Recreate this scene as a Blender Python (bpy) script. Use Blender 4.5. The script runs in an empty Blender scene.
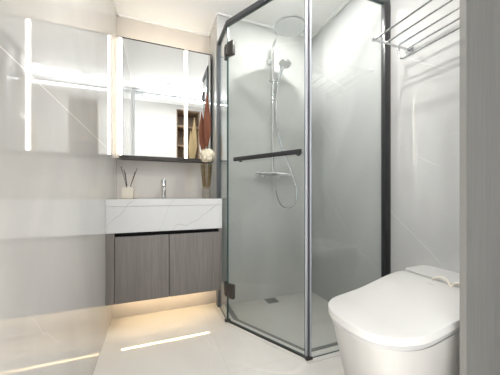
import bpy, bmesh, math, random
from mathutils import Vector, Matrix
random.seed(4)
sc = bpy.context.scene
C = sc.collection
# ------------------------------------------------------------------ camera
FPX, YAW, EYE = 249.5, math.radians(20.85), 0.90
cd = bpy.data.cameras.new('camera'); cam = bpy.data.objects.new('camera', cd); C.objects.link(cam)
cam.location = (0, 0, EYE); cam.rotation_euler = (math.pi/2, 0, -YAW)
cd.sensor_width = 36; cd.lens = 36*FPX/500; cd.shift_y = 6/500; cd.clip_start = 0.02
sc.camera = cam
# ------------------------------------------------------------------ world, view, lights
w = bpy.data.worlds.new('world'); sc.world = w; w.use_nodes = True
w.node_tree.nodes['Background'].inputs[0].default_value = (.75, .87, 1, 1)
w.node_tree.nodes['Background'].inputs[1].default_value = 1.0
sc.view_settings.view_transform = 'Standard'; sc.view_settings.look = 'None'
sc.view_settings.gamma = 1; sc.view_settings.use_curve_mapping = False
sc.view_settings.exposure = -0.04
sc.cycles.transparent_max_bounces = 24
sc.cycles.max_bounces = 12
sc.cycles.sample_clamp_indirect = 10
LX, NX, RX = -0.288, 0.471, 1.368          # left wall, niche side, right wall
BY, SY, DY = 2.286, 1.980, 0.522           # niche back wall, shower back wall, doorway
H, HH = 2.358, 2.75                        # bathroom ceiling, hall ceiling

def area(name, loc, size, power, col, rot=(0, 0, 0), shape='RECTANGLE'):
    l = bpy.data.lights.new(name, 'AREA'); l.shape = shape; l.size = size[0]
    if shape == 'RECTANGLE': l.size_y = size[1]
    l.energy = power; l.color = col
    o = bpy.data.objects.new(name, l); o.location = loc; o.rotation_euler = rot; C.objects.link(o); return o
area('added_window_light', (-1.85, -0.25, 1.55), (1.5, 1.5), 30, (.93, .97, 1), (0, math.radians(-90), 0))  # unseen window daylight, added to brighten the room from the hall
area('added_window_fill', (.35, -1.05, .85), (2.2, 1.2), 8, (.96, .98, 1), (math.radians(90), 0, 0))  # added low fill from behind the camera, at an unseen window
sl = bpy.data.lights.new('added_sun', 'SUN'); sl.energy = 30; sl.angle = math.radians(.53); sl.color = (1, .955, .90)
added_sun = bpy.data.objects.new('added_sun', sl); C.objects.link(added_sun); added_sun.rotation_euler = (0, math.radians(-50), 0)   # added: enters the added window, bounces off the hall floor
area('added_hall_light', (0.3, -0.35, HH-.045), (1.0, .5), 14, (1, .985, .96))  # unseen hall lamp, added for overall brightness
area('added_cove_light', (0.33, DY+.062, 2.262), (.95, .03), 6, (.97, .985, 1), (math.radians(125), 0, 0))  # added uplight over the doorway, lifts the bathroom ceiling
area('added_cabinet_uplight', (0.09, 2.215, 2.125), (.66, .012), .6, (1, .88, .72), (math.pi, 0, 0))  # added uplight hidden above the cabinet, warms the niche ceiling
area('added_uplight', (1.05, .585, 1.86), (.30, .10), 2.5, (1, .985, .96), (math.pi, 0, 0))  # hidden uplight, added to brighten the ceiling
area('added_shower_lamp', (0.95, 1.50, H-.022), (.07, .07), 13, (1, .98, .95), shape='DISK')  # added lamp out of view, brightens the shower
area('vanity_downlight_lamp', (0.655, 0.87, H-.022), (.06, .06), 11, (1, .97, .92), shape='DISK')

# ------------------------------------------------------------------ material helpers
def mat(name):
    m = bpy.data.materials.new(name); m.use_nodes = True
    return m, m.node_tree.nodes, m.node_tree.links, m.node_tree.nodes['Principled BSDF']
def plain(name, col, rough=.5, metal=0, ior=1.5, **kw):
    m, n, l, b = mat(name)
    b.inputs['Base Color'].default_value = (*col, 1); b.inputs['Roughness'].default_value = rough
    b.inputs['Metallic'].default_value = metal; b.inputs['IOR'].default_value = ior
    for k, v in kw.items(): b.inputs[k].default_value = v
    # very fine procedural variation of the roughness
    no = n.new('ShaderNodeTexNoise'); no.inputs['Scale'].default_value = 35
    mr = n.new('ShaderNodeMapRange'); mr.inputs[3].default_value = max(0, rough*.9); mr.inputs[4].default_value = min(1, rough*1.1+.002)
    l.new(no.outputs[0], mr.inputs[0]); l.new(mr.outputs[0], b.inputs['Roughness'])
    return m
def emit(name, col, s):
    m, n, l, b = mat(name)
    b.inputs['Base Color'].default_value = (*col, 1)
    b.inputs['Emission Color'].default_value = (*col, 1); b.inputs['Emission Strength'].default_value = s
    return m
def M_(n, l, op, a, b=None, c=None):
    x = n.new('ShaderNodeMath'); x.operation = op
    for i, v in enumerate((a, b, c)):
        if v is None: continue
        if isinstance(v, (int, float)): x.inputs[i].default_value = v
        else: l.new(v, x.inputs[i])
    return x.outputs[0]
def mixc(n, l, fac, a, b):
    x = n.new('ShaderNodeMix'); x.data_type = 'RGBA'
    for s, v in ((x.inputs[0], fac), (x.inputs[6], a), (x.inputs[7], b)):
        if isinstance(v, tuple): s.default_value = (*v, 1)
        elif isinstance(v, (int, float)): s.default_value = v
        else: l.new(v, s)
    return x.outputs[2]
def noise(n, l, vec, scale, det=3, dist=0):
    x = n.new('ShaderNodeTexNoise'); x.inputs['Scale'].default_value = scale
    x.inputs['Detail'].default_value = det; x.inputs['Distortion'].default_value = dist
    l.new(vec, x.inputs['Vector']); return x.outputs[0]
def smooth(n, l, v, lo, hi, a=0., b=1.):
    x = n.new('ShaderNodeMapRange'); x.interpolation_type = 'SMOOTHSTEP'; l.new(v, x.inputs[0])
    x.inputs[1].default_value = lo; x.inputs[2].default_value = hi
    x.inputs[3].default_value = a; x.inputs[4].default_value = b; return x.outputs[0]
def marble(name, base, cloud, vein, vscale=1.2, vw=.006, vamt=.5, rough=.06, ior=1.5, joints=(), joint_col=(.8, .78, .74), jw=.0012, rot=(.5, .6, .4), off=(0, 0, 0), coat=0, vdet=2, long=None, warp=.8):
    """joints: (axis index, position) pairs in metres"""
    m, n, l, b = mat(name)
    tc = n.new('ShaderNodeTexCoord'); mp = n.new('ShaderNodeMapping')
    mp.inputs['Rotation'].default_value = rot; mp.inputs['Location'].default_value = off
    mp.inputs['Scale'].default_value = (1, 1, .55)
    l.new(tc.outputs['Object'], mp.inputs[0]); v = mp.outputs[0]
    cl = smooth(n, l, noise(n, l, v, 1.6, 5, .6), .3, .7)
    col = mixc(n, l, cl, base, cloud)
    if long:      # long, nearly straight diagonal veins: direction vector and spacing
        sx_ = n.new('ShaderNodeSeparateXYZ'); l.new(tc.outputs['Object'], sx_.inputs[0])
        q = None
        for k in range(3):
            z_ = M_(n, l, 'MULTIPLY', sx_.outputs[k], long[k]/long[3]); q = z_ if q is None else M_(n, l, 'ADD', q, z_)
        q = M_(n, l, 'ADD', q, M_(n, l, 'MULTIPLY', noise(n, l, v, 1.1 if warp < 1 else 3.2, 2, 0), warp))
        q = M_(n, l, 'ADD', q, M_(n, l, 'MULTIPLY', noise(n, l, v, 7, 3, 0), .10))
        a = M_(n, l, 'ABSOLUTE', M_(n, l, 'SUBTRACT', M_(n, l, 'FRACT', q), .5))
    else: a = M_(n, l, 'ABSOLUTE', M_(n, l, 'SUBTRACT', noise(n, l, v, vscale, vdet, .35), .5))
    line = smooth(n, l, a, 0, vw, 1, 0)
    mask = smooth(n, l, noise(n, l, v, 2.3, 2, 0), .46, .62)
    col = mixc(n, l, M_(n, l, 'MULTIPLY', M_(n, l, 'MULTIPLY', line, mask), vamt), col, vein)
    a2 = M_(n, l, 'ABSOLUTE', M_(n, l, 'SUBTRACT', noise(n, l, v, vscale*2.3, 3, .8), .52))
    line2 = M_(n, l, 'MULTIPLY', smooth(n, l, a2, 0, vw*1.4, 1, 0), smooth(n, l, noise(n, l, v, 1.4, 2, 0), .52, .68))
    col = mixc(n, l, M_(n, l, 'MULTIPLY', line2, vamt*(.6 if not long else .0)), col, vein)
    if joints:
        sp = n.new('ShaderNodeSeparateXYZ'); l.new(tc.outputs['Object'], sp.inputs[0])
        tot = None
        for j in joints:
            ax, p = j[0], j[1]
            d = M_(n, l, 'ABSOLUTE', M_(n, l, 'SUBTRACT', sp.outputs[ax], p))
            s_ = M_(n, l, 'LESS_THAN', d, j[2] if len(j) > 2 else jw)
            tot = s_ if tot is None else M_(n, l, 'MAXIMUM', tot, s_)
        col = mixc(n, l, tot, col, joint_col)
    l.new(col, b.inputs['Base Color']); b.inputs['Roughness'].default_value = rough; b.inputs['IOR'].default_value = ior
    b.inputs['Coat Weight'].default_value = coat; b.inputs['Coat Roughness'].default_value = .03
    return m
def wood(name, dark, light, rough=.4, sc_=(150, 150, 3)):
    m, n, l, b = mat(name)
    tc = n.new('ShaderNodeTexCoord'); mp = n.new('ShaderNodeMapping'); mp.inputs['Scale'].default_value = sc_
    l.new(tc.outputs['Object'], mp.inputs[0])
    a = noise(n, l, mp.outputs[0], 1, 6, .3)
    mp2 = n.new('ShaderNodeMapping'); mp2.inputs['Scale'].default_value = (sc_[0]*.12, sc_[1]*.12, sc_[2]*.3)
    l.new(tc.outputs['Object'], mp2.inputs[0])
    c = noise(n, l, mp2.outputs[0], 1, 3, .5)
    f = smooth(n, l, M_(n, l, 'ADD', M_(n, l, 'MULTIPLY', a, .7), M_(n, l, 'MULTIPLY', c, .3)), .32, .66)
    l.new(mixc(n, l, f, dark, light), b.inputs['Base Color']); b.inputs['Roughness'].default_value = rough
    return m
def glass(name, tint, refl=.05, rough=0.0):
    m = bpy.data.materials.new(name); m.use_nodes = True; n = m.node_tree.nodes; l = m.node_tree.links
    n.remove(n['Principled BSDF']); out = n['Material Output']
    t = n.new('ShaderNodeBsdfTransparent'); t.inputs[0].default_value = (*tint, 1)
    g = n.new('ShaderNodeBsdfGlossy'); g.inputs['Roughness'].default_value = rough
    lw = n.new('ShaderNodeLayerWeight'); lw.inputs[0].default_value = .5
    p = M_(n, l, 'POWER', lw.outputs['Facing'], 5.0)
    f = M_(n, l, 'MULTIPLY_ADD', p, 1-refl, refl)
    mx = n.new('ShaderNodeMixShader'); l.new(f, mx.inputs[0]); l.new(t.outputs[0], mx.inputs[1]); l.new(g.outputs[0], mx.inputs[2])
    l.new(mx.outputs[0], out.inputs[0]); return m

TJ = [(2, 1.193, .0016)]
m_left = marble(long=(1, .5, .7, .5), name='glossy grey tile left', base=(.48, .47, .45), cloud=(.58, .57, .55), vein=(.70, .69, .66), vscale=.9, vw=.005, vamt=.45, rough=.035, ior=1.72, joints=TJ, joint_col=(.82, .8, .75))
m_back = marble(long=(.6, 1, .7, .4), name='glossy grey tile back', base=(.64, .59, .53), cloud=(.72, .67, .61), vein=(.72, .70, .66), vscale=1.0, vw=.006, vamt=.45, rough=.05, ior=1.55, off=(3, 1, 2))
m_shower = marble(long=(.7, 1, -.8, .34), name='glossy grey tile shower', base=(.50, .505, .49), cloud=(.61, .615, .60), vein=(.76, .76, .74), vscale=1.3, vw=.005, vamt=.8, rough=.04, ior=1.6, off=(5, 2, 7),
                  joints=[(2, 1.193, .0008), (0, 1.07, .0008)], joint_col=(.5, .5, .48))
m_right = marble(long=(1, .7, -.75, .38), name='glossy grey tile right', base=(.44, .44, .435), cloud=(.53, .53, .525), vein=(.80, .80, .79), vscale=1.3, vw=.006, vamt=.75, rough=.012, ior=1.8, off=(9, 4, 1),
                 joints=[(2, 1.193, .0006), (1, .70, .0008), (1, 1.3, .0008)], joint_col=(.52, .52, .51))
m_floor = marble('polished beige floor tile', (.66, .64, .61), (.73, .71, .68), (.84, .81, .76), .9, .006, .45, .045, 1.5, off=(2, 8, 3),
                 joints=[(1, 1.2, .0008), (0, .35, .0008)], joint_col=(.58, .55, .51), rot=(.1, .2, .7))
m_sfloor = marble('matte shower floor stone', (.50, .49, .46), (.57, .56, .53), (.66, .65, .62), .9, .006, .3, .25, 1.5, off=(1, 3, 3), rot=(.1, .2, .2))
m_counter = marble(long=(1, .3, -.8, .19), warp=2.2, name='white veined quartz', base=(.56, .56, .555), cloud=(.61, .61, .605), vein=(.16, .16, .17), vscale=2.6, vw=.012, vamt=.8, rough=.12, ior=1.5, vdet=4, off=(.4, .2, .15), rot=(.2, .9, .5))
m_ceil = plain('white ceiling paint', (.86, .855, .84), .8)
m_paint = plain('white wall paint', (.84, .84, .83), .8)
m_hall = plain('pale hall wall paint', (.68, .67, .65), .8)
m_wood = wood('grey oak veneer', (.135, .120, .110), (.20, .181, .168), .42, (330, 330, 5))
m_woodp = wood('light grey oak veneer', (.125, .123, .115), (.155, .151, .142), .38, (320, 320, 5))
m_wedge = plain('pale veneer edge band', (.17, .165, .155), .5)
m_brown = wood('brown shelf wood', (.20, .13, .08), (.30, .21, .14), .5, (20, 20, 60))
m_black = plain('black aluminium', (.018, .018, .020), .35)
m_dark = plain('dark grey anodised aluminium', (.10, .112, .128), .5, 0)
m_bronze = plain('dark bronze hardware', (.040, .034, .031), .45, 0)
m_rail = plain('charcoal anodised rail', (.050, .053, .060), .45)
m_seal = plain('pale plastic magnet seal', (.42, .43, .48), .3, 0, 1.45)
m_chrome = plain('polished chrome', (.88, .89, .90), .06, 1)
m_rack = plain('satin chrome', (.58, .59, .60), .18, 1)
m_steel = plain('brushed stainless steel', (.72, .73, .74), .2, 1)
m_mirror = plain('silver mirror', (.93, .95, .955), .0, 1)
m_glass = glass('clear shower glass', (.935, .950, .944), .065)
m_gedge = plain('green glass edge', (.045, .095, .09), .2)
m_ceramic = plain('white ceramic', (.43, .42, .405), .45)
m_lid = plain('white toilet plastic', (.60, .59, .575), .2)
m_whitep = plain('white plastic', (.85, .85, .84), .4)
m_alu = plain('white aluminium frame', (.70, .72, .74), .3, .2)
m_led = emit('warm white light strip', (1, .91, .78), 9)
m_led2 = emit('added warm top strip', (1, .88, .70), 1.5)  # for the added strip on top of the cabinet
m_ledw = emit('amber light strip', (1, .74, .42), 75)
m_lamp = emit('lamp diffuser', (1, .98, .95), 4)
m_win = emit('bright window daylight', (.9, .96, 1), 2.5)
m_reed = plain('black reeds', (.02, .018, .016), .7)
m_jar = plain('cream ceramic jar', (.74, .68, .58), .5)
m_red = plain('red brown dried leaf', (.125, .036, .014), .8)
m_leaf_glow = plain('lit back of dried leaf', (.78, .60, .34), .6)  # lamp glow on the leaf backs, put into their colour
m_petal = plain('cream petals', (.82, .75, .60), .7)
m_stem = plain('olive brown stem', (.22, .16, .06), .7)
m_amber = glass('smoked amber glass', (.83, .78, .66), .06)
m_clear = glass('clear acrylic', (.93, .91, .88), .05)
m_greyl = plain('grey print', (.35, .36, .37), .5)
m_gap_shade = plain('gap shade black', (.006, .006, .006), .9)  # shade of the gap below the counter, put into the colour
m_darkband = plain('dark grey band and grate', (.13, .135, .13), .4)
m_vent = plain('grey grille', (.45, .46, .47), .5)

# ------------------------------------------------------------------ mesh helpers
def box(bm, a, b, bev=0, seg=2, mi=0):
    x0, y0, z0 = a; x1, y1, z1 = b
    g = bmesh.ops.create_cube(bm, size=1, matrix=Matrix.Translation(((x0+x1)/2, (y0+y1)/2, (z0+z1)/2)) @ Matrix.Diagonal((abs(x1-x0), abs(y1-y0), abs(z1-z0), 1)))
    fs = set(f for v in g['verts'] for f in v.link_faces)
    for f in fs: f.material_index = mi
    if bev:
        es = list(set(e for v in g['verts'] for e in v.link_edges))
        bmesh.ops.bevel(bm, geom=es, offset=bev, segments=seg, profile=.5, affect='EDGES', material=-1)
    return bm
def obox(bm, p, q, z0, z1, t, bev=0, side=0):
    """upright slab from plan point p to q, thickness t (side: -1,0,1 shifts it)"""
    d = Vector((q[0]-p[0], q[1]-p[1])); L = d.length; a = math.atan2(d.y, d.x)
    y0, y1 = -t/2+side*t/2, t/2+side*t/2
    b2 = bmesh.new(); box(b2, (0, y0, z0), (L, y1, z1), bev)
    b2.transform(Matrix.Translation((p[0], p[1], 0)) @ Matrix.Rotation(a, 4, 'Z'))
    me = bpy.data.meshes.new('t'); b2.to_mesh(me); b2.free(); bm.from_mesh(me); bpy.data.meshes.remove(me); return bm
def cyl(bm, a, b, r, r2=None, seg=20, caps=True):
    a = Vector(a); b = Vector(b); d = b-a
    m = Matrix.Translation((a+b)/2) @ d.to_track_quat('Z', 'Y').to_matrix().to_4x4()
    bmesh.ops.create_cone(bm, cap_ends=caps, segments=seg, radius1=r, radius2=r if r2 is None else r2, depth=d.length, matrix=m); return bm
def tube(bm, pts, r, seg=10, closed=False):
    pts = [Vector(p) for p in pts]; n = len(pts); rings = []; up = None
    for i, p in enumerate(pts):
        if closed: t = (pts[(i+1) % n]-pts[i-1]).normalized()
        else: t = (pts[min(i+1, n-1)]-pts[max(i-1, 0)]).normalized()
        if up is None: up = t.orthogonal().normalized()
        up = (up - t*up.dot(t)).normalized(); s = t.cross(up)
        rr = r(i/(n-1)) if callable(r) else r
        rings.append([bm.verts.new(p+(up*math.cos(2*math.pi*k/seg)+s*math.sin(2*math.pi*k/seg))*rr) for k in range(seg)])
    for i in range(n-1 if not closed else n):
        A, B = rings[i], rings[(i+1) % n]
        for k in range(seg): bm.faces.new((A[k], A[(k+1) % seg], B[(k+1) % seg], B[k]))
    if not closed: bm.faces.new(rings[0][::-1]); bm.faces.new(rings[-1])
    return bm
def spline(pts, n=8):
    P = [Vector(p) for p in pts]; P = [P[0]*2-P[1]]+P+[P[-1]*2-P[-2]]; o = []
    for i in range(1, len(P)-2):
        for k in range(n):
            t = k/n; a, b, c, d = P[i-1:i+3]
            o.append(.5*((2*b)+(c-a)*t+(2*a-5*b+4*c-d)*t*t+(3*b-a-3*c+d)*t**3))
    return o+[P[-2]]
def loft(bm, rings, cap=True, mi=0):
    R = [[bm.verts.new(p) for p in r] for r in rings]; n = len(R[0])
    for A, B in zip(R, R[1:]):
        for k in range(n): bm.faces.new((A[k], A[(k+1) % n], B[(k+1) % n], B[k])).material_index = mi
    if cap: bm.faces.new(R[0][::-1]).material_index = mi; bm.faces.new(R[-1]).material_index = mi
    return R
def lathe(bm, prof, c, seg=32, cap=True):
    return loft(bm, [[Vector((c[0]+r*math.cos(2*math.pi*k/seg), c[1]+r*math.sin(2*math.pi*k/seg), z)) for k in range(seg)] for r, z in prof], cap)
def obj(name, bm, m, parent=None, smooth_=True, origin=None):
    bmesh.ops.recalc_face_normals(bm, faces=bm.faces)
    me = bpy.data.meshes.new(name)
    off = Vector(origin) if origin is not None else (Vector(parent['_o']) if parent and '_o' in parent else Vector((0, 0, 0)))
    if off.length: bm.transform(Matrix.Translation(-off))
    bm.to_mesh(me); bm.free()
    for x in (m if isinstance(m, (list, tuple)) else [m]): me.materials.append(x)
    o = bpy.data.objects.new(name, me); C.objects.link(o)
    if parent is not None: o.parent = parent
    elif off.length: o.location = off
    if smooth_:
        for p in me.polygons: p.use_smooth = True
        me.set_sharp_from_angle(angle=math.radians(35))
    if parent is not None and origin is None: o['_o'] = list(off)
    return o
roots = []
def thing(name, label, cat, loc, group=None):
    o = bpy.data.objects.new(name, None); C.objects.link(o); o.location = loc; o.empty_display_size = .05
    o['label'] = label; o['category'] = cat; o['_o'] = list(loc)
    if group: o['group'] = group
    roots.append(o); return o
def sub(name, bm, m, parent):
    """a sub-part: parent is a part mesh whose own origin coincides with its thing's"""
    off = Vector(parent['_o']) if '_o' in parent else Vector((0, 0, 0))
    bmesh.ops.recalc_face_normals(bm, faces=bm.faces)
    me = bpy.data.meshes.new(name); bm.transform(Matrix.Translation(-off)); bm.to_mesh(me); bm.free(); me.materials.append(m)
    for p in me.polygons: p.use_smooth = True
    me.set_sharp_from_angle(angle=math.radians(35))
    o = bpy.data.objects.new(name, me); C.objects.link(o); o.parent = parent; return o
def tag(o, label, cat, group=None):
    o['label'] = label; o['category'] = cat
    if group: o['group'] = group
    return o
def struct(name, bm, m):
    o = obj(name, bm, m, smooth_=False); o['kind'] = 'structure'; return o
def B(*a, **k): return box(bmesh.new(), *a, **k)

# ------------------------------------------------------------------ the room shell
SZ = -0.012    # shower floor sits a little lower
bm = bmesh.new()     # main floor: everything but the shower
box(bm, (LX-.1, .44, -.1), (NX, BY+.1, 0)); box(bm, (NX, .44, -.1), (RX+.1, 1.12, 0))
box(bm, (NX, 1.12, -.1), (RX+.1, SY+.1, SZ-.02))
b = bm
# corner piece between the doorway side and the diagonal door
A_, B_, C_, D_ = (.477, 1.98), (.477, 1.694), (.778, 1.151), (RX, 1.151)
vs = [(.4705, 1.1205), (.4705, 1.694), (.477, 1.694), (.795, 1.1205)]
lo = [b.verts.new((x, y, SZ-.02)) for x, y in vs]; hi = [b.verts.new((x, y, 0)) for x, y in vs]
b.faces.new(hi); b.faces.new(lo[::-1])
for i in range(4): b.faces.new((lo[i], lo[(i+1) % 4], hi[(i+1) % 4], hi[i]))
struct('floor', bm, m_floor)
bm = B((NX-.001, 1.115, SZ-.02), (RX+.01, SY+.01, SZ)); struct('floor_shower', bm, m_sfloor)
# stone kerb under the glass, following the three panels
def kerb(path, wi, wo, z0, z1):
    bm = bmesh.new(); P = [Vector(p) for p in path]
    def offs(d):
        out = []
        for i, p in enumerate(P):
            ns = []
            for a, c in ((i-1, i), (i, i+1)):
                if a < 0 or c >= len(P): continue
                t = (P[c]-P[a]).normalized(); ns.append(Vector((-t.y, t.x)))
            nn = sum(ns, Vector((0, 0))).normalized(); out.append(p+nn*d/max(.3, nn.dot(ns[0])))
        return out
    I, O = offs(wi), offs(-wo)
    rings = [[(o.x, o.y, z0), (o.x, o.y, z1), (i.x, i.y, z1), (i.x, i.y, z0)] for i, o in zip(I, O)]
    loft(bm, [[Vector(q) for q in r] for r in rings]); return bm
o = obj('trim_shower_kerb', kerb([A_, B_, C_, D_], .045, .03, SZ-.015, .002), m_floor, smooth_=False); o['kind'] = 'structure'

o = obj('trim_shower_band', kerb([(A_[0]+.047, A_[1]), (B_[0]+.047, B_[1]+.012), (C_[0]+.023, C_[1]+.047), (D_[0], D_[1]+.047)], .042, -.001, SZ-.01, SZ+.002), m_darkband, smooth_=False); o['kind'] = 'structure'  # darker strip along the inner side of the kerb
struct('wall_left', B((LX-.1, .44, -.1), (LX, BY+.1, H+.1)), m_left)
struct('wall_back', B((LX-.05, BY, -.1), (NX+.05, BY+.1, H+.1)), m_back)
bm = B((NX, SY, -.1), (RX+.1, SY+.12, H+.1)); box(bm, (NX, SY+.12, -.1), (NX+.1, BY+.05, H+.1)); struct('wall_shower', bm, m_shower)
struct('wall_right', B((RX, .44, -.1), (RX+.1, SY+.1, H+.1)), m_right)
struct('wall_plinth', B((LX, 2.02, 0), (NX, BY, .196)), m_back)
struct('ceiling', B((LX-.1, .44, H), (RX+.1, BY+.1, H+.08)), m_ceil)
bm = bmesh.new()      # thin stepped moulding where the ceiling meets the walls
t1, t2 = .014, .012
for a, c in (((LX, .54), (LX, BY)), ((LX, BY), (NX, BY)), ((NX, BY), (NX, SY)), ((NX, SY), (RX, SY)), ((RX, SY), (RX, .54))):
    d = (Vector(c)-Vector(a)).normalized(); nn = Vector((d.y, -d.x))
    obox(bm, Vector(a)+nn*t1/2-d*0, Vector(c)+nn*t1/2, H-t2, H, t1)
struct('trim_ceiling', bm, m_ceil)

# partition and the hall outside the bathroom
PX0, PY0, PY1 = .900, .482, .500
bm = B((-2.3, .44, -.1), (LX-.1, .54, HH)); struct('wall_front_left', bm, m_hall)
bm = B((LX-.1, .44, H+.03), (2.6, .54, HH)); box(bm, (1.468, .44, -.1), (2.6, .54, H+.03)); struct('wall_front_right', bm, m_hall)
wp = obj('wood_partition', B((PX0, PY0, 0), (RX-.002, PY1, H-.001)), m_woodp, smooth_=False)
tag(wp, 'tall grey wood-grain partition board in the right foreground, in front of the toilet', 'panel')
obj('edge_band', B((PX0-.0022, PY0-.0002, .0005), (PX0-.0001, PY1+.0002, H-.0015)), m_wedge, wp, smooth_=False)
bm = bmesh.new(); box(bm, (-1.95, -1.18, -.1), (2.6, .44, 0)); struct('floor_hall', bm, m_floor)
struct('ceiling_hall', B((-1.95, -1.18, HH), (2.6, .54, HH+.08)), m_ceil)
bm = B((-1.95, -1.18, -.1), (-.8, -1.08, HH)); box(bm, (-.8, -1.18, 1.5), (.42, -1.08, HH)); box(bm, (.42, -1.18, 2.66), (.90, -1.08, HH)); box(bm, (.90, -1.18, 1.5), (1.5, -1.08, HH))
box(bm, (1.5, -1.18, -.1), (2.6, -1.08, HH)); box(bm, (-.8, -1.18, -.1), (1.5, -1.08, .2)); struct('wall_hall_front', bm, m_hall)
bm = bmesh.new()
for a in (((-.8, -1.12, .2), (-.76, -1.07, 1.5)), ((1.46, -1.12, .2), (1.5, -1.07, 1.5)), ((-.76, -1.12, .2), (1.46, -1.07, .24)), ((-.76, -1.12, 1.46), (1.46, -1.07, 1.5))): box(bm, *a)
struct('window_added_2', bm, m_alu)  # unseen frame, added around the low fill behind the camera
bm = B((-2.0, -1.18, -.1), (-1.9, -1.0, HH)); box(bm, (-2.0, .5, -.1), (-1.9, .54, HH)); box(bm, (-2.0, -1.0, -.1), (-1.9, .5, .8)); box(bm, (-2.0, -1.0, 2.3), (-1.9, .5, HH)); struct('wall_hall_left', bm, m_hall)
struct('wall_hall_right', B((2.5, -1.18, -.1), (2.6, .54, HH)), m_hall)
bm = bmesh.new()
for a in (((-1.96, -1.0, .8), (-1.9, -.95, 2.3)), ((-1.96, .45, .8), (-1.9, .5, 2.3)), ((-1.96, -.95, .8), (-1.9, .45, .85)), ((-1.96, -.95, 2.25), (-1.9, .45, 2.3)), ((-1.95, -.27, .85), (-1.91, -.23, 2.25))): box(bm, *a)
struct('window_added_1', bm, m_alu)  # unseen frame, added to let daylight into the hall
# sliding door frame in the doorway (seen in the mirror)
bm = bmesh.new(); box(bm, (LX, DY-.04, 0), (LX+.028, DY+.015, H)); box(bm, (LX+.028, DY-.04, H-.04), (PX0, DY-.002+.017, H))
box(bm, (LX+.028, DY-.03, H-.075), (PX0, DY-.01, H-.046)); struct('trim_door_frame', bm, m_alu)
bm = bmesh.new(); box(bm, (-.16, .541, 2.235), (.82, .580, 2.25)); box(bm, (-.16, .580, 2.235), (.82, .583, 2.262)); struct('trim_added_cove', bm, m_whitep)  # ledge added to hold the uplight over the doorway
# tall brown display niche across the hall (seen in the mirror)
t = thing('display_shelf', 'tall brown wooden shelf niche across the hall, seen only in the mirror', 'shelf', (.66, -1.2, 1.52))
bm = B((.42, -1.45, 1.50), (.90, -1.42, 2.66)); box(bm, (.42, -1.42, 1.50), (.44, -1.085, 2.66)); box(bm, (.88, -1.42, 1.50), (.90, -1.085, 2.66)); box(bm, (.44, -1.42, 2.64), (.88, -1.085, 2.66)); box(bm, (.44, -1.42, 1.50), (.88, -1.085, 1.53))
obj('shelf_case', bm, m_brown, t)
for z in (1.9, 2.3): obj('shelf_board', B((.442, -1.418, z), (.878, -1.10, z+.025)), m_brown, t)

# ------------------------------------------------------------------ ceiling fittings
def downlight(x, y, label, z=H):
    t = thing('downlight', label, 'ceiling light', (x, y, z), 'recessed ceiling downlights')
    bm = bmesh.new(); lathe(bm, [(.045, z-.0005), (.045, z-.006), (.036, z-.008), (.034, z-.012), (.030, z-.0005)], (x, y)); obj('trim_ring', bm, m_steel, t)
    bm = bmesh.new(); lathe(bm, [(.029, z-.0005), (.029, z-.004)], (x, y)); obj('diffuser', bm, m_lamp, t)
downlight(.655, .87, 'small round recessed downlight in the bathroom ceiling, seen in the mirror')
downlight(.95, 1.50, 'added round recessed downlight above the shower, out of view')  # fitting added for the extra shower lamp
t = thing('added_sconce', 'added white up-lighting sconce, unseen, on the toilet side of the wood partition', 'wall light', (1.05, PY1, 1.79))  # out of view, added to hold the ceiling uplight
bm = bmesh.new(); box(bm, (.89, .53, 1.79), (1.21, .64, 1.795)); box(bm, (.89, .53, 1.795), (1.21, .533, 1.85)); box(bm, (.89, .637, 1.795), (1.21, .64, 1.85)); box(bm, (.89, .533, 1.795), (.893, .637, 1.85)); box(bm, (1.207, .533, 1.795), (1.29, .637, 1.85)); obj('shade', bm, m_whitep, t)
obj('wall_plate', B((.99, PY1+.0005, 1.78), (1.11, .5295, 1.85), .002), m_whitep, t); obj('diffuser', B((.895, .535, 1.82), (1.205, .635, 1.83)), m_lamp, t)
t = thing('ceiling_vent', 'small rectangular grey ceiling vent seen in the mirror', 'vent', (.19, .80, H))
bm = bmesh.new(); x, y = .19, .80
for a in (((x-.06, y-.05, H-.008), (x+.06, y-.04, H)), ((x-.06, y+.04, H-.008), (x+.06, y+.05, H)), ((x-.06, y-.04, H-.008), (x-.05, y+.04, H)), ((x+.05, y-.04, H-.008), (x+.06, y+.04, H))): box(bm, *a)
obj('vent_frame', bm, m_whitep, t)
for k in range(5): obj('slat', B((x-.049, y-.036+k*.016, H-.007), (x+.049, y-.028+k*.016, H-.001)), m_vent, t)

# ------------------------------------------------------------------ vanity cabinet
CF = 1.768; CRX = .456; CT, SL, AP, CB = .863, .817, .649, .200
t = thing('vanity_cabinet', 'wall-hung grey oak vanity cabinet with two doors under the white stone counter', 'cabinet', (.09, 2.0, CB))
bm = bmesh.new()
box(bm, (LX+.001, CF+.024, CB), (CRX-.004, BY-.002, CB+.018)); box(bm, (LX+.001, CF+.004, CB), (LX+.048, CF+.024, AP-.001)); box(bm, (CRX-.022, CF+.004, CB), (CRX-.004, BY-.002, AP-.001))
box(bm, (LX+.001, CF+.024, CB+.018), (LX+.02, BY-.002, AP-.001)); box(bm, (LX+.02, BY-.014, CB+.018), (CRX-.022, BY-.002, AP-.001))
obj('carcass', bm, m_wood, t, False)
obj('gap_shade', B((LX+.049, CF+.03, AP-.03), (CRX-.0225, CF+.034, AP-.001)), m_gap_shade, t, False)  # dark sheet standing for the shade in the gap
x0, x1 = LX+.05, CRX-.023; xm = .090
obj('door', B((x0+.001, CF+.004, CB), (xm-.0018, CF+.022, AP-.026), .0008), m_wood, t, False)
obj('door', B((xm+.0018, CF+.004, CB), (x1, CF+.022, AP-.026), .0008), m_wood, t, False)
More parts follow.
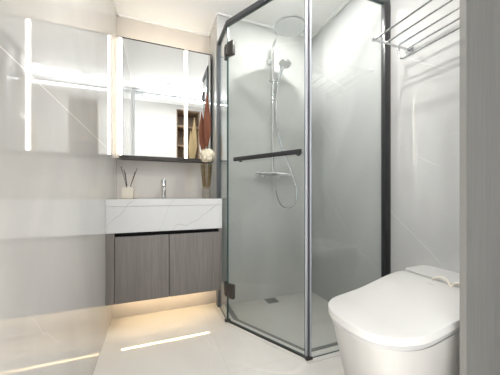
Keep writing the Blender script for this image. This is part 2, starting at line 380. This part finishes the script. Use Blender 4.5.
# counter
t = thing('stone_countertop', 'thick white marbled counter with a grey-veined front and inset basin', 'countertop', (.09, 2.0, AP))
bm = bmesh.new(); N = 64
bx, by, ba, bb = .0675, 2.0, .23, .15
def rr(ax, ay, n, k=4.):
    out = []
    for i in range(N):
        th = 2*math.pi*i/N; c, s = math.cos(th), math.sin(th)
        out.append((math.copysign(abs(c)**(2/k), c)*ax, math.copysign(abs(s)**(2/k), s)*ay))
    return out
def rect_at(i):
    th = 2*math.pi*i/N; c, s = math.cos(th), math.sin(th)
    X0, X1, Y0, Y1 = LX+.001-bx, CRX-bx, CF-by, BY-.001-by
    k = min((X1 if c > 0 else X0)/c if abs(c) > 1e-6 else 1e9, (Y1 if s > 0 else Y0)/s if abs(s) > 1e-6 else 1e9)
    return c*k, s*k
out = [rect_at(i) for i in range(N)]
# snap nearest samples onto the four corners
for cx, cy in ((LX+.001-bx, CF-by), (CRX-bx, CF-by), (CRX-bx, BY-.001-by), (LX+.001-bx, BY-.001-by)):
    i = min(range(N), key=lambda k: (out[k][0]-cx)**2+(out[k][1]-cy)**2); out[i] = (cx, cy)
inn = rr(ba, bb, N)
def rg(pts, z): return [Vector((bx+p[0], by+p[1], z)) for p in pts]
R = loft(bm, [rg(inn, SL), rg(inn, CT-.002), rg(rr(ba+.002, bb+.002, N), CT), rg(out, CT), rg(out, SL+.0015)], cap=False)
for k in range(N): bm.faces.new((R[-1][k], R[-1][(k+1) % N], R[0][(k+1) % N], R[0][k]))
obj('slab', bm, m_counter, t, False)
bm = bmesh.new(); box(bm, (LX+.001, CF+.0006, AP), (CRX-.0006, CF+.02, SL)); box(bm, (CRX-.0206, CF+.02, AP), (CRX-.0006, BY-.001, SL)); obj('apron', bm, m_counter, t, False)
bm = bmesh.new(); loft(bm, [rg(rr(ba+.008, bb+.008, N), SL-.001), rg(rr(ba-.002, bb-.002, N), SL-.001), rg(rr(ba-.012, bb-.012, N), SL-.09), rg(rr(ba-.05, bb-.05, N), SL-.115), rg(rr(.02, .02, N, 2), SL-.12)], cap=False)
bs = obj('basin', bm, m_ceramic, t)
bm = bmesh.new(); lathe(bm, [(.024, SL-.120), (.024, SL-.1165), (.012, SL-.1155)], (bx, by)); sub('drain_plug', bm, m_chrome, bs)
# faucet
fx, fy = .0675, 2.175
t = thing('faucet', 'chrome single-lever basin faucet on the white counter', 'faucet', (fx, fy, CT))
bm = bmesh.new(); lathe(bm, [(.026, CT), (.026, CT+.004), (.020, CT+.008), (.0185, CT+.012), (.0185, CT+.118), (.016, CT+.122)], (fx, fy)); obj('body', bm, m_chrome, t)
bm = bmesh.new(); tube(bm, spline([(fx, fy-.01, CT+.075), (fx, fy-.06, CT+.09), (fx, fy-.105, CT+.086), (fx, fy-.125, CT+.072)], 5), .0115, 14); obj('spout', bm, m_chrome, t)
bm = bmesh.new(); lathe(bm, [(.0185, CT+.124), (.0185, CT+.146), (.014, CT+.150)], (fx, fy)); box(bm, (fx-.007, fy-.085, CT+.146), (fx+.007, fy-.002, CT+.155), .003); obj('lever', bm, m_chrome, t)
# light strip under the cabinet
t = thing('under_cabinet_light', 'warm amber light strip fixed beneath the vanity cabinet', 'light strip', (.09, 1.96, CB))
obj('light_channel', B((-.22, 1.964, CB-.0075), (.40, 1.966, CB-.0005)), m_steel, t); obj('diffuser', B((-.22, 1.954, CB-.004), (.40, 1.960, CB-.0005)), m_ledw, t)

# ------------------------------------------------------------------ mirror cabinet
MF, MZ0, MZ1, MX0, MX1 = 2.16, 1.197, 2.111, -.2590, .462
t = thing('mirror_cabinet', 'mirror-fronted wall cabinet with vertical light strips above the vanity', 'mirror cabinet', (.09, 2.22, MZ0))
obj('cabinet_box', B((MX0, MF+.012, MZ0+.001), (MX1, BY-.001, MZ1-.001)), m_dark, t, False)
xs = [(-.2585, -.2415), (.2326, .2556)]
for a, c in xs: obj('light_strip', B((a, MF+.001, MZ0+.001), (c, MF+.011, MZ1-.001)), m_led, t, False)
mm1 = obj('mirror_door', B((-.2405, MF, MZ0+.001), (.2316, MF+.011, MZ1-.004), .0006), m_mirror, t, False)
mm2 = obj('mirror_door', B((.2566, MF, MZ0+.001), (MX1-.010, MF+.011, MZ1-.004), .0006), m_mirror, t, False)
bm = bmesh.new(); box(bm, (MX0, MF-.001, MZ1-.003), (MX1, MF+.011, MZ1+.004)); box(bm, (MX1-.009, MF-.001, MZ0), (MX1, MF+.011, MZ1-.003)); obj('trim_frame', bm, m_black, t, False)
obj('ledge', B((MX0, MF-.014, MZ0-.022), (MX1, BY-.001, MZ0), .001), m_bronze, t, False)
obj('filler_strip', B((LX+.001, MF+.02, MZ0-.02), (MX0-.0005, BY-.001, MZ1)), m_back, t, False)
obj('added_top_strip', B((-.24, 2.209, MZ1+.0042), (.42, 2.221, MZ1+.007)), m_led2, t, False)  # unseen strip, added with the uplight above the cabinet

# ------------------------------------------------------------------ items on the counter
dx, dy = -.185, 2.035
t = thing('reed_diffuser', 'square cream reed diffuser with black sticks at the left end of the counter', 'reed diffuser', (dx, dy, CT))
bm = B((dx-.039, dy-.039, CT), (dx+.039, dy+.039, CT+.078), .004, 3); lathe(bm, [(.015, CT+.076), (.015, CT+.088), (.009, CT+.088)], (dx, dy)); obj('jar', bm, m_jar, t)
for (ax, ay, az) in ((-.045, -.01, .235), (.062, -.005, .225), (.045, .03, .20), (-.03, .03, .215), (-.015, -.03, .19)):
    bm = bmesh.new(); cyl(bm, (dx-ax*.12, dy-ay*.1, CT+.02), (dx+ax, dy+ay, CT+az), .0019, seg=8); obj('reed', bm, m_reed, t)
vx, vy = .3515, 1.82
t = thing('vase', 'smoked amber glass vase on a clear foot at the right end of the counter', 'vase', (vx, vy, CT))
bm = bmesh.new(); z0 = CT+.072
lathe(bm, [(.020, z0), (.025, z0+.003), (.028, z0+.02), (.036, z0+.08), (.0415, z0+.14), (.042, z0+.178), (.039, z0+.178), (.0385, z0+.14), (.033, z0+.08), (.025, z0+.022), (.012, z0+.012)], (vx, vy)); obj('glass_body', bm, m_amber, t)
bm = bmesh.new(); lathe(bm, [(.028, CT), (.030, CT+.003), (.030, CT+.067), (.026, CT+.0715)], (vx, vy)); obj('foot', bm, m_clear, t)
def leaf(name, label, base, tip, wmax, bend, turn):
    bm = bmesh.new(); n = 18; b0 = Vector(base); t0 = Vector(tip); F = []; K = []
    for i in range(n+1):
        s = i/n; c = b0.lerp(t0, s)+Vector(bend)*math.sin(math.pi*s)
        stem = .0022
        wd = stem if s < .40 else stem+wmax*math.sin(math.pi*((s-.40)/.60)**.75)**1.2
        if i == n: wd = .0006
        a = turn; dv = Vector((math.cos(a), math.sin(a), 0))
        row = []
        for k in range(-2, 3):
            cup = .18*wd*(abs(k)/2)**2
            row.append(c+dv*(wd*k/2)+Vector((0, -cup, 0)))
        F.append([bm.verts.new(p+Vector((0, -.0006, 0))) for p in row]); K.append([bm.verts.new(p+Vector((0, .0006, 0))) for p in row])
    for i in range(n):
        for k in range(4):
            bm.faces.new((F[i][k], F[i][k+1], F[i+1][k+1], F[i+1][k])).material_index = 0
            bm.faces.new((K[i][k+1], K[i][k], K[i+1][k], K[i+1][k+1])).material_index = 1  # back faces take the painted lamp glow
        for A2, B2 in ((0, 0), (4, 4)): bm.faces.new((F[i][A2], F[i+1][A2], K[i+1][A2], K[i][A2]))
    for i in (0, n): bm.faces.new((F[i][0], F[i][1], F[i][2], F[i][3], F[i][4], K[i][4], K[i][3], K[i][2], K[i][1], K[i][0]))
    o = obj(name, bm, [m_red, m_leaf_glow], origin=base); return tag(o, label, 'dried leaf', 'dried leaves in the vase')
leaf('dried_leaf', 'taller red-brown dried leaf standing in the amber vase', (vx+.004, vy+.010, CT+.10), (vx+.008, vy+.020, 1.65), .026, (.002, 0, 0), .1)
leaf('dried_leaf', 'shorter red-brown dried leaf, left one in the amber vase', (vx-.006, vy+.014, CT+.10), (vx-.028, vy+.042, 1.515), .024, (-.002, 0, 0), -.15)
# hydrangea head
t = thing('hydrangea', 'round cream hydrangea bloom resting on the rim of the vase', 'flower', (vx+.004, vy, CT+.26))
bm = bmesh.new(); fc = Vector((vx-.0065, vy-.056, 1.170)); nf = 46
for i in range(nf):
    ph = math.acos(1-2*(i+.5)/nf); th = math.pi*(1+5**.5)*i
    d = Vector((math.cos(th)*math.sin(ph), math.sin(th)*math.sin(ph), math.cos(ph)*.86)); cc = fc+d*(.042+random.uniform(-.006, .006))
    q = d.to_track_quat('Z', 'Y'); ro = random.uniform(0, 6.28)
    for k in range(4):
        a = ro+k*math.pi/2; pts = []
        for (r_, w_, h_) in ((0.001, .0, .0), (.009, .009, .004), (.016, .0085, .009), (.019, 0, .003)):
            pts.append((r_, w_, h_))
        def pt(r_, w_, h_): return cc+q @ Vector((math.cos(a)*r_-math.sin(a)*w_, math.sin(a)*r_+math.cos(a)*w_, h_))
        L = [pt(r_, w_, h_) for r_, w_, h_ in pts]; Rr = [pt(r_, -w_, h_) for r_, w_, h_ in pts[1:3]]
        vv = [bm.verts.new(p) for p in (L[0], L[1], L[2], L[3], Rr[1], Rr[0])]; bm.faces.new(vv)
me_sph = bmesh.ops.create_icosphere(bm, subdivisions=3, radius=.032, matrix=Matrix.Translation(fc))
obj('petals', bm, m_petal, t)
bm = bmesh.new(); tube(bm, spline([fc-Vector((0, 0, .03)), (vx-.002, vy-.022, 1.118), (vx-.004, vy-.008, 1.0), (vx-.002, vy-.004, CT+.092)], 5), .003, 8); obj('stem', bm, m_stem, t)

# ------------------------------------------------------------------ shower enclosure
ZT = 2.075; GZ = .014
t = thing('shower_enclosure', 'angled glass shower enclosure with dark metal frame in the right corner', 'shower enclosure', (.9, 1.55, 0))
def gpanel(name, p, q, z0, z1, extra=0):
    bm = bmesh.new(); obox(bm, p, q, z0, z1, .008)
    bm.faces.ensure_lookup_table(); d = (Vector(q)-Vector(p)).normalized(); nn = Vector((-d[1], d[0], 0))
    bmesh.ops.recalc_face_normals(bm, faces=bm.faces)
    for f in bm.faces: f.material_index = 0 if abs(f.normal.dot(nn)) > .9 else 1
    return obj(name, bm, [m_glass, m_gedge], t, False)
Bv, Cv = Vector(B_), Vector(C_); dd = (Cv-Bv).normalized(); no = Vector((dd.y, -dd.x))       # no: outward
if no.x > 0: no = -no
gpanel('side_glass', (.477, 1.958), (.477, 1.699), .004, ZT)
door = gpanel('door_glass', Bv+dd*.006, Cv-dd*.022, GZ, ZT-.006)
gpanel('front_glass', (C_[0]+.016, C_[1]), (RX-.030, C_[1]), .004, ZT)
obj('wall_post', B((.4615, 1.925, .0025), (.4925, 1.979, ZT), .003), m_dark, t)
obj('wall_post', B((RX-.047, C_[1]-.016, .0025), (RX-.001, C_[1]+.016, ZT), .003), m_black, t)
for nm, p, q in (('top_rail', (.477, 1.979), (.477, 1.694)), ('top_rail', B_, C_), ('top_rail', C_, (RX-.001, C_[1]))):
    bm = bmesh.new(); d = (Vector(q)-Vector(p)).normalized(); obox(bm, Vector(p)-d*(.006 if nm and p != (.477, 1.979) else 0), Vector(q)+d*(.006 if q == C_ or q == (.477, 1.694) else 0), ZT+.0005, ZT+.034, .026, .002); obj(nm, bm, m_rail, t)
bm = bmesh.new(); obox(bm, Bv, Cv, .003, .011, .018, .002); obj('bottom_rail', bm, m_bronze, t)
for P in (Bv, Cv):
    bm = B((P.x-.02, P.y-.014, .0026), (P.x+.02, P.y+.014, .017), .004); obj('foot_cap', bm, m_bronze, t)
# magnet seals either side of the corner
bm = bmesh.new(); obox(bm, Cv-dd*.019, Cv-dd*.005, GZ, ZT-.006, .013, .003); obj('magnet_seal', bm, m_seal, t)
bm = bmesh.new(); obox(bm, Cv+Vector((.005, 0)), Cv+Vector((.0155, 0)), .004, ZT, .013, .003); obj('magnet_seal', bm, m_seal, t)
bm = bmesh.new(); cyl(bm, (Cv.x, Cv.y-.003, .017), (Cv.x, Cv.y-.003, ZT), (.0036), seg=12); obj('corner_strip', bm, m_black, t)
# hinges
for zc in (1.905, .222):
    bm = bmesh.new()
    obox(bm, Bv+dd*.008, Bv+dd*.062, zc-.048, zc+.048, .026, .003)
    obox(bm, Vector((.477, 1.700)), Vector((.477, 1.745)), zc-.048, zc+.048, .026, .003)
    cyl(bm, (.477-.010, 1.694, zc-.03), (.477-.010, 1.694, zc+.03), .009, seg=14)
    h = obj('hinge', bm, m_bronze, t)
    for k in (-1, 1):
        p = Bv+dd*.035+no*.0135; bm = bmesh.new(); cyl(bm, (p.x, p.y, zc+k*.026), (p.x+no.x*.002, p.y+no.y*.002, zc+k*.026), .006, seg=12); sub('screw', bm, m_black, h)
# towel bar handle on the door
zc = 1.125; p0 = Bv+dd*.105+no*.045; p1 = Bv+dd*.602+no*.045
bm = bmesh.new(); obox(bm, p0, p1, zc-.013, zc+.013, .014, .002); hb = obj('handle_bar', bm, m_black, t)
for s_ in (.115, .555):
    a = Bv+dd*s_-no*.012; c = Bv+dd*s_+no*.042; bm = bmesh.new(); cyl(bm, (a.x, a.y, zc), (c.x, c.y, zc), .009, seg=14)
    cyl(bm, (a.x, a.y, zc), (a.x+no.x*.008, a.y+no.y*.008, zc), .014, seg=16); sub('standoff', bm, m_bronze, hb)

# floor drain
t = thing('floor_drain', 'small square steel drain in the shower floor near the back wall', 'drain', (.925, 1.92, SZ))
x, y = .925, 1.918
bm = bmesh.new()
for a in (((x-.05, y-.05, SZ), (x+.05, y-.042, SZ+.003)), ((x-.05, y+.042, SZ), (x+.05, y+.05, SZ+.003)), ((x-.05, y-.042, SZ), (x-.042, y+.042, SZ+.003)), ((x+.042, y-.042, SZ), (x+.05, y+.042, SZ+.003))): box(bm, *a)
obj('drain_frame', bm, m_steel, t); bm = bmesh.new()
for k in range(6): box(bm, (x-.041, y-.038+k*.0135, SZ+.0002), (x+.041, y-.030+k*.0135, SZ+.0025))
obj('grate', bm, m_darkband, t)

# ------------------------------------------------------------------ shower set
sx, sy = .941, 1.922
t = thing('shower_set', 'chrome shower column with round rain head, hand shower and hose on the back wall', 'shower', (sx, SY, 1.066))
bm = bmesh.new(); tube(bm, [(sx, sy, 1.066)]+spline([(sx, sy, 1.2), (sx, sy, 2.09), (sx, sy-.012, 2.15), (sx, sy-.055, 2.186), (sx, sy-.12, 2.193), (sx, 1.66, 2.193), (sx, 1.642, 2.186), (sx, 1.635, 2.165)], 6), .0095, 14); obj('riser_pipe', bm, m_chrome, t)
bm = bmesh.new(); lathe(bm, [(.120, 2.136), (.126, 2.139), (.126, 2.146), (.121, 2.149), (.03, 2.152), (.02, 2.168), (.0, 2.169)][:6], (sx, 1.635), 48); rh = obj('rain_head', bm, m_chrome, t)
bm = bmesh.new(); lathe(bm, [(.112, 2.1358), (.112, 2.1345)], (sx, 1.635), 40)
for i in range(90):
    r_ = .104*math.sqrt((i+.5)/90); a = i*2.39996; cyl(bm, (sx+r_*math.cos(a), 1.635+r_*math.sin(a), 2.1325), (sx+r_*math.cos(a), 1.635+r_*math.sin(a), 2.1350), .002, seg=6)
sub('spray_plate', bm, plain('grey rubber spray plate', (.86, .88, .89), .3), rh)
bm = bmesh.new(); cyl(bm, (sx-.012, SY-.001, 2.05), (sx-.012, SY-.012, 2.05), .024, seg=24); cyl(bm, (sx-.012, SY-.012, 2.05), (sx-.002, sy, 2.05), .009, seg=12); obj('wall_bracket', bm, m_chrome, t)
bm = bmesh.new(); cyl(bm, (sx-.125, sy, 1.066), (sx+.125, sy, 1.066), .021, seg=24)
for k in (-.075, .075): cyl(bm, (sx+k, SY-.001, 1.066), (sx+k, SY-.012, 1.066), .031, seg=24); cyl(bm, (sx+k, SY-.012, 1.066), (sx+k, sy, 1.066), .015, seg=16)
mx = obj('mixer_valve', bm, m_chrome, t)
for k in (-1, 1): bm = bmesh.new(); cyl(bm, (sx+k*.126, sy, 1.066), (sx+k*.165, sy, 1.066), .0225, .020, seg=24); cyl(bm, (sx+k*.145, sy-.018, 1.066), (sx+k*.145, sy-.034, 1.066), .005, seg=10); sub('control_knob', bm, m_chrome, mx)
bm = bmesh.new(); cyl(bm, (sx, sy, 1.835), (sx, sy, 1.872), .016, seg=18); cyl(bm, (sx-.036, sy-.004, 1.853), (sx+.03, sy-.02, 1.853), .009, seg=14); cyl(bm, (sx+.025, sy-.035, 1.835), (sx+.03, sy-.045, 1.868), .014, .017, seg=16); obj('slide_holder', bm, m_chrome, t)
hd = Vector((.992, 1.80, 1.965)); n_ = Vector((-.25, -.12, -1)).normalized()
bm = bmesh.new(); tube(bm, spline([(.966, 1.882, 1.80), (.969, 1.876, 1.85), (.980, 1.845, 1.92), hd+Vector((-.003, .018, .004))], 5), lambda s: .0105+.004*s, 12)
cyl(bm, hd-n_*.014, hd+n_*.006, .026, .052, seg=32); cyl(bm, hd+n_*.006, hd+n_*.014, .052, .050, seg=32)
hs = obj('hand_shower', bm, m_chrome, t)
bm = bmesh.new(); cyl(bm, hd+n_*.0142, hd+n_*.016, .044, seg=32); sub('spray_face', bm, plain('pale spray face', (.92, .93, .93), .35), hs)
bm = bmesh.new(); pts = spline([(.966, 1.882, 1.80), (.962, 1.895, 1.70), (.962, 1.90, 1.55), (.985, 1.90, 1.40), (1.035, 1.90, 1.24), (1.115, 1.90, 1.07), (1.16, 1.90, .93), (1.150, 1.90, .83), (1.09, 1.90, .776), (1.01, 1.90, .80), (.962, 1.90, .90), (.948, 1.91, 1.0), (.948, 1.918, 1.045)], 12)
tube(bm, pts, lambda s: .0065, 10); obj('hose', bm, m_steel, t)

# ------------------------------------------------------------------ towel rack on the right wall
zr = 1.728
t = thing('towel_rack', 'chrome wall-mounted towel rack with parallel bars above the toilet', 'towel rack', (RX, .85, zr))
Y1, Y0 = 1.012, .56
for x in (1.105, 1.187, 1.268, 1.345):
    bm = bmesh.new(); cyl(bm, (x, Y0-.012, zr), (x, Y1+.012, zr), .0052, seg=14); obj('bar', bm, m_rack, t)
for y in (Y0, Y1):
    bm = bmesh.new(); cyl(bm, (1.095, y, zr-.004), (RX-.002, y, zr-.004), .0062, seg=14); cyl(bm, (RX-.010, y, zr-.002), (RX-.001, y, zr-.002), .025, seg=28); cyl(bm, (1.090, y, zr-.004), (1.100, y, zr-.004), .0085, seg=14); obj('bracket_arm', bm, m_rack, t)
bm = bmesh.new(); x = 1.285; tube(bm, spline([(x, Y1, zr-.008), (x, Y1+.006, zr-.03), (x, Y1-.004, zr-.068), (x, Y1-.025, zr-.080)], 5)+[(x, Y0+.025, zr-.080)]+spline([(x, Y0+.02, zr-.080), (x, Y0, zr-.05), (x, Y0, zr-.008)], 5), .0048, 12); obj('lower_rail', bm, m_rack, t)

# ------------------------------------------------------------------ toilet
TY = .709; L_, W_, WR, UC, UB, ZF, ZR, NE = .751, .182, .196, .515, .621, .457, .514, 2.612
t = thing('toilet', 'white floor-standing toilet with closed curved lid by the glass shower', 'toilet', (RX-.38, TY, 0))
def sm(k): k = min(1, max(0, k)); return k*k*(3-2*k)
def outline(ins=0, u0=.2, L=L_, W=W_, WRr=WR, n1=18, n2=30, rc=.012):
    half = []
    for i in range(n1):
        u = u0+(UC-u0)*i/n1; half.append((u, WRr+(W-WRr)*sm((u-.2)/(UC-.2))-ins))
    for i in range(n2+1):
        th = math.pi/2*(1-i/n2); half.append((UC+(L-UC-ins)*math.cos(th)**(2/NE), (W-ins)*math.sin(th)**(2/NE)))
    full = half+[(u, -v) for u, v in half[-2::-1]]; return full
def ztop(u): return ZR+(ZF-ZR)*sm((u-.2)/(UB-.2))
def ring(ol, zf): return [Vector((RX-u, TY+v, zf(u))) for u, v in ol]
bm = bmesh.new()
u0 = .2
rings = [ring(outline(.006, u0), lambda u: ztop(u)-.030), ring(outline(.001, u0), lambda u: ztop(u)-.026), ring(outline(0, u0), lambda u: ztop(u)-.008), ring(outline(.002, u0), lambda u: ztop(u)-.002), ring(outline(.008, u0+.002), ztop)]
R = loft(bm, rings, cap=False)
# top surface: cross strips between the two sides, crowned very slightly
def strips(row):
    n = len(row); 
    for i in range(n//2-1):
        a, b_, c, d = row[i], row[i+1], row[n-2-i], row[n-1-i]
        bm.faces.new((a, b_, c, d) if b_ is not c else (a, b_, d))
    m_ = n//2
    try: bm.faces.new((row[m_-1], row[m_], row[m_+1]))
    except ValueError: pass
strips(R[-1]); strips(R[0])
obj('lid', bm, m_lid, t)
bm = bmesh.new()      # seat ring just below the lid
rings = [ring(outline(.010, u0, L_), lambda u: min(ztop(u)-.0465, ZR)), ring(outline(.017, u0), lambda u: ztop(u)-.0352)]
R = loft(bm, rings, cap=False); strips(R[0]); strips(R[-1]); obj('seat', bm, m_lid, t)
bm = bmesh.new()      # skirted bowl
def scaled(k_, ku, kw, zf):
    return ring([(.002+(u-.002)*ku if False else u*ku, v*kw) for u, v in outline(.004, .06)], zf)
rings = []
for s_ in [0, .02, .1, .22, .4, .6, .8, .93, .985, 1]:
    e = s_**1.15
    ku = .86+.125*e; kw = .77+.215*e
    if s_ == 0: ku -= .01; kw -= .02
    rings.append(ring([(.03+(u-.03)*ku, v*kw) for u, v in outline(.004, .06)], lambda u, s_=s_: .0005+s_*(ztop((u-.03)/.98+.03)-.0475)))
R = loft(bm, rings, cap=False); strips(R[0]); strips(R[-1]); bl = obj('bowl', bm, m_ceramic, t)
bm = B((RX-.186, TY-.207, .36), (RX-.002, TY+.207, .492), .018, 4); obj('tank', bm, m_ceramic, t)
bm = bmesh.new()
pl = []
for (cx, cy, a0) in ((RX-.035, TY+.172, 0), (RX-.152, TY+.172, 90), (RX-.152, TY-.172, 180), (RX-.035, TY-.172, 270)):
    for k in range(9):
        a = math.radians(a0+k*90/8); pl.append((cx+.034*math.cos(a), cy+.038*math.sin(a)))
loft(bm, [[Vector((x, y, z)) for x, y in pl] for z in (.4925, .517)], True)
es = [e for e in bm.edges if abs(e.verts[0].co.z-.517) < 1e-5 and abs(e.verts[1].co.z-.517) < 1e-5]
bmesh.ops.bevel(bm, geom=es, offset=.005, segments=3, affect='EDGES'); obj('tank_cover', bm, m_lid, t)
for (ya, yb, h_) in ((TY+.045, TY-.03, .020), (TY-.035, TY-.125, .022)):
    bm = bmesh.new(); pts = spline([(RX-.215, ya, ZR-.004), (RX-.208, ya-.012, ZR+h_*.6), (RX-.200, (ya+yb)/2, ZR+h_), (RX-.205, yb+.012, ZR+h_*.6), (RX-.212, yb, ZR-.004)], 6)
    tube(bm, pts, .0045, 8); obj('plastic_loop', bm, m_jar, t)
obj('logo', B((RX-.262, TY+.006, ztop(.26)-.0005), (RX-.258, TY+.034, ztop(.26)+.0008)), m_greyl, t)
for o in bpy.data.objects:
    if '_o' in o: del o['_o']
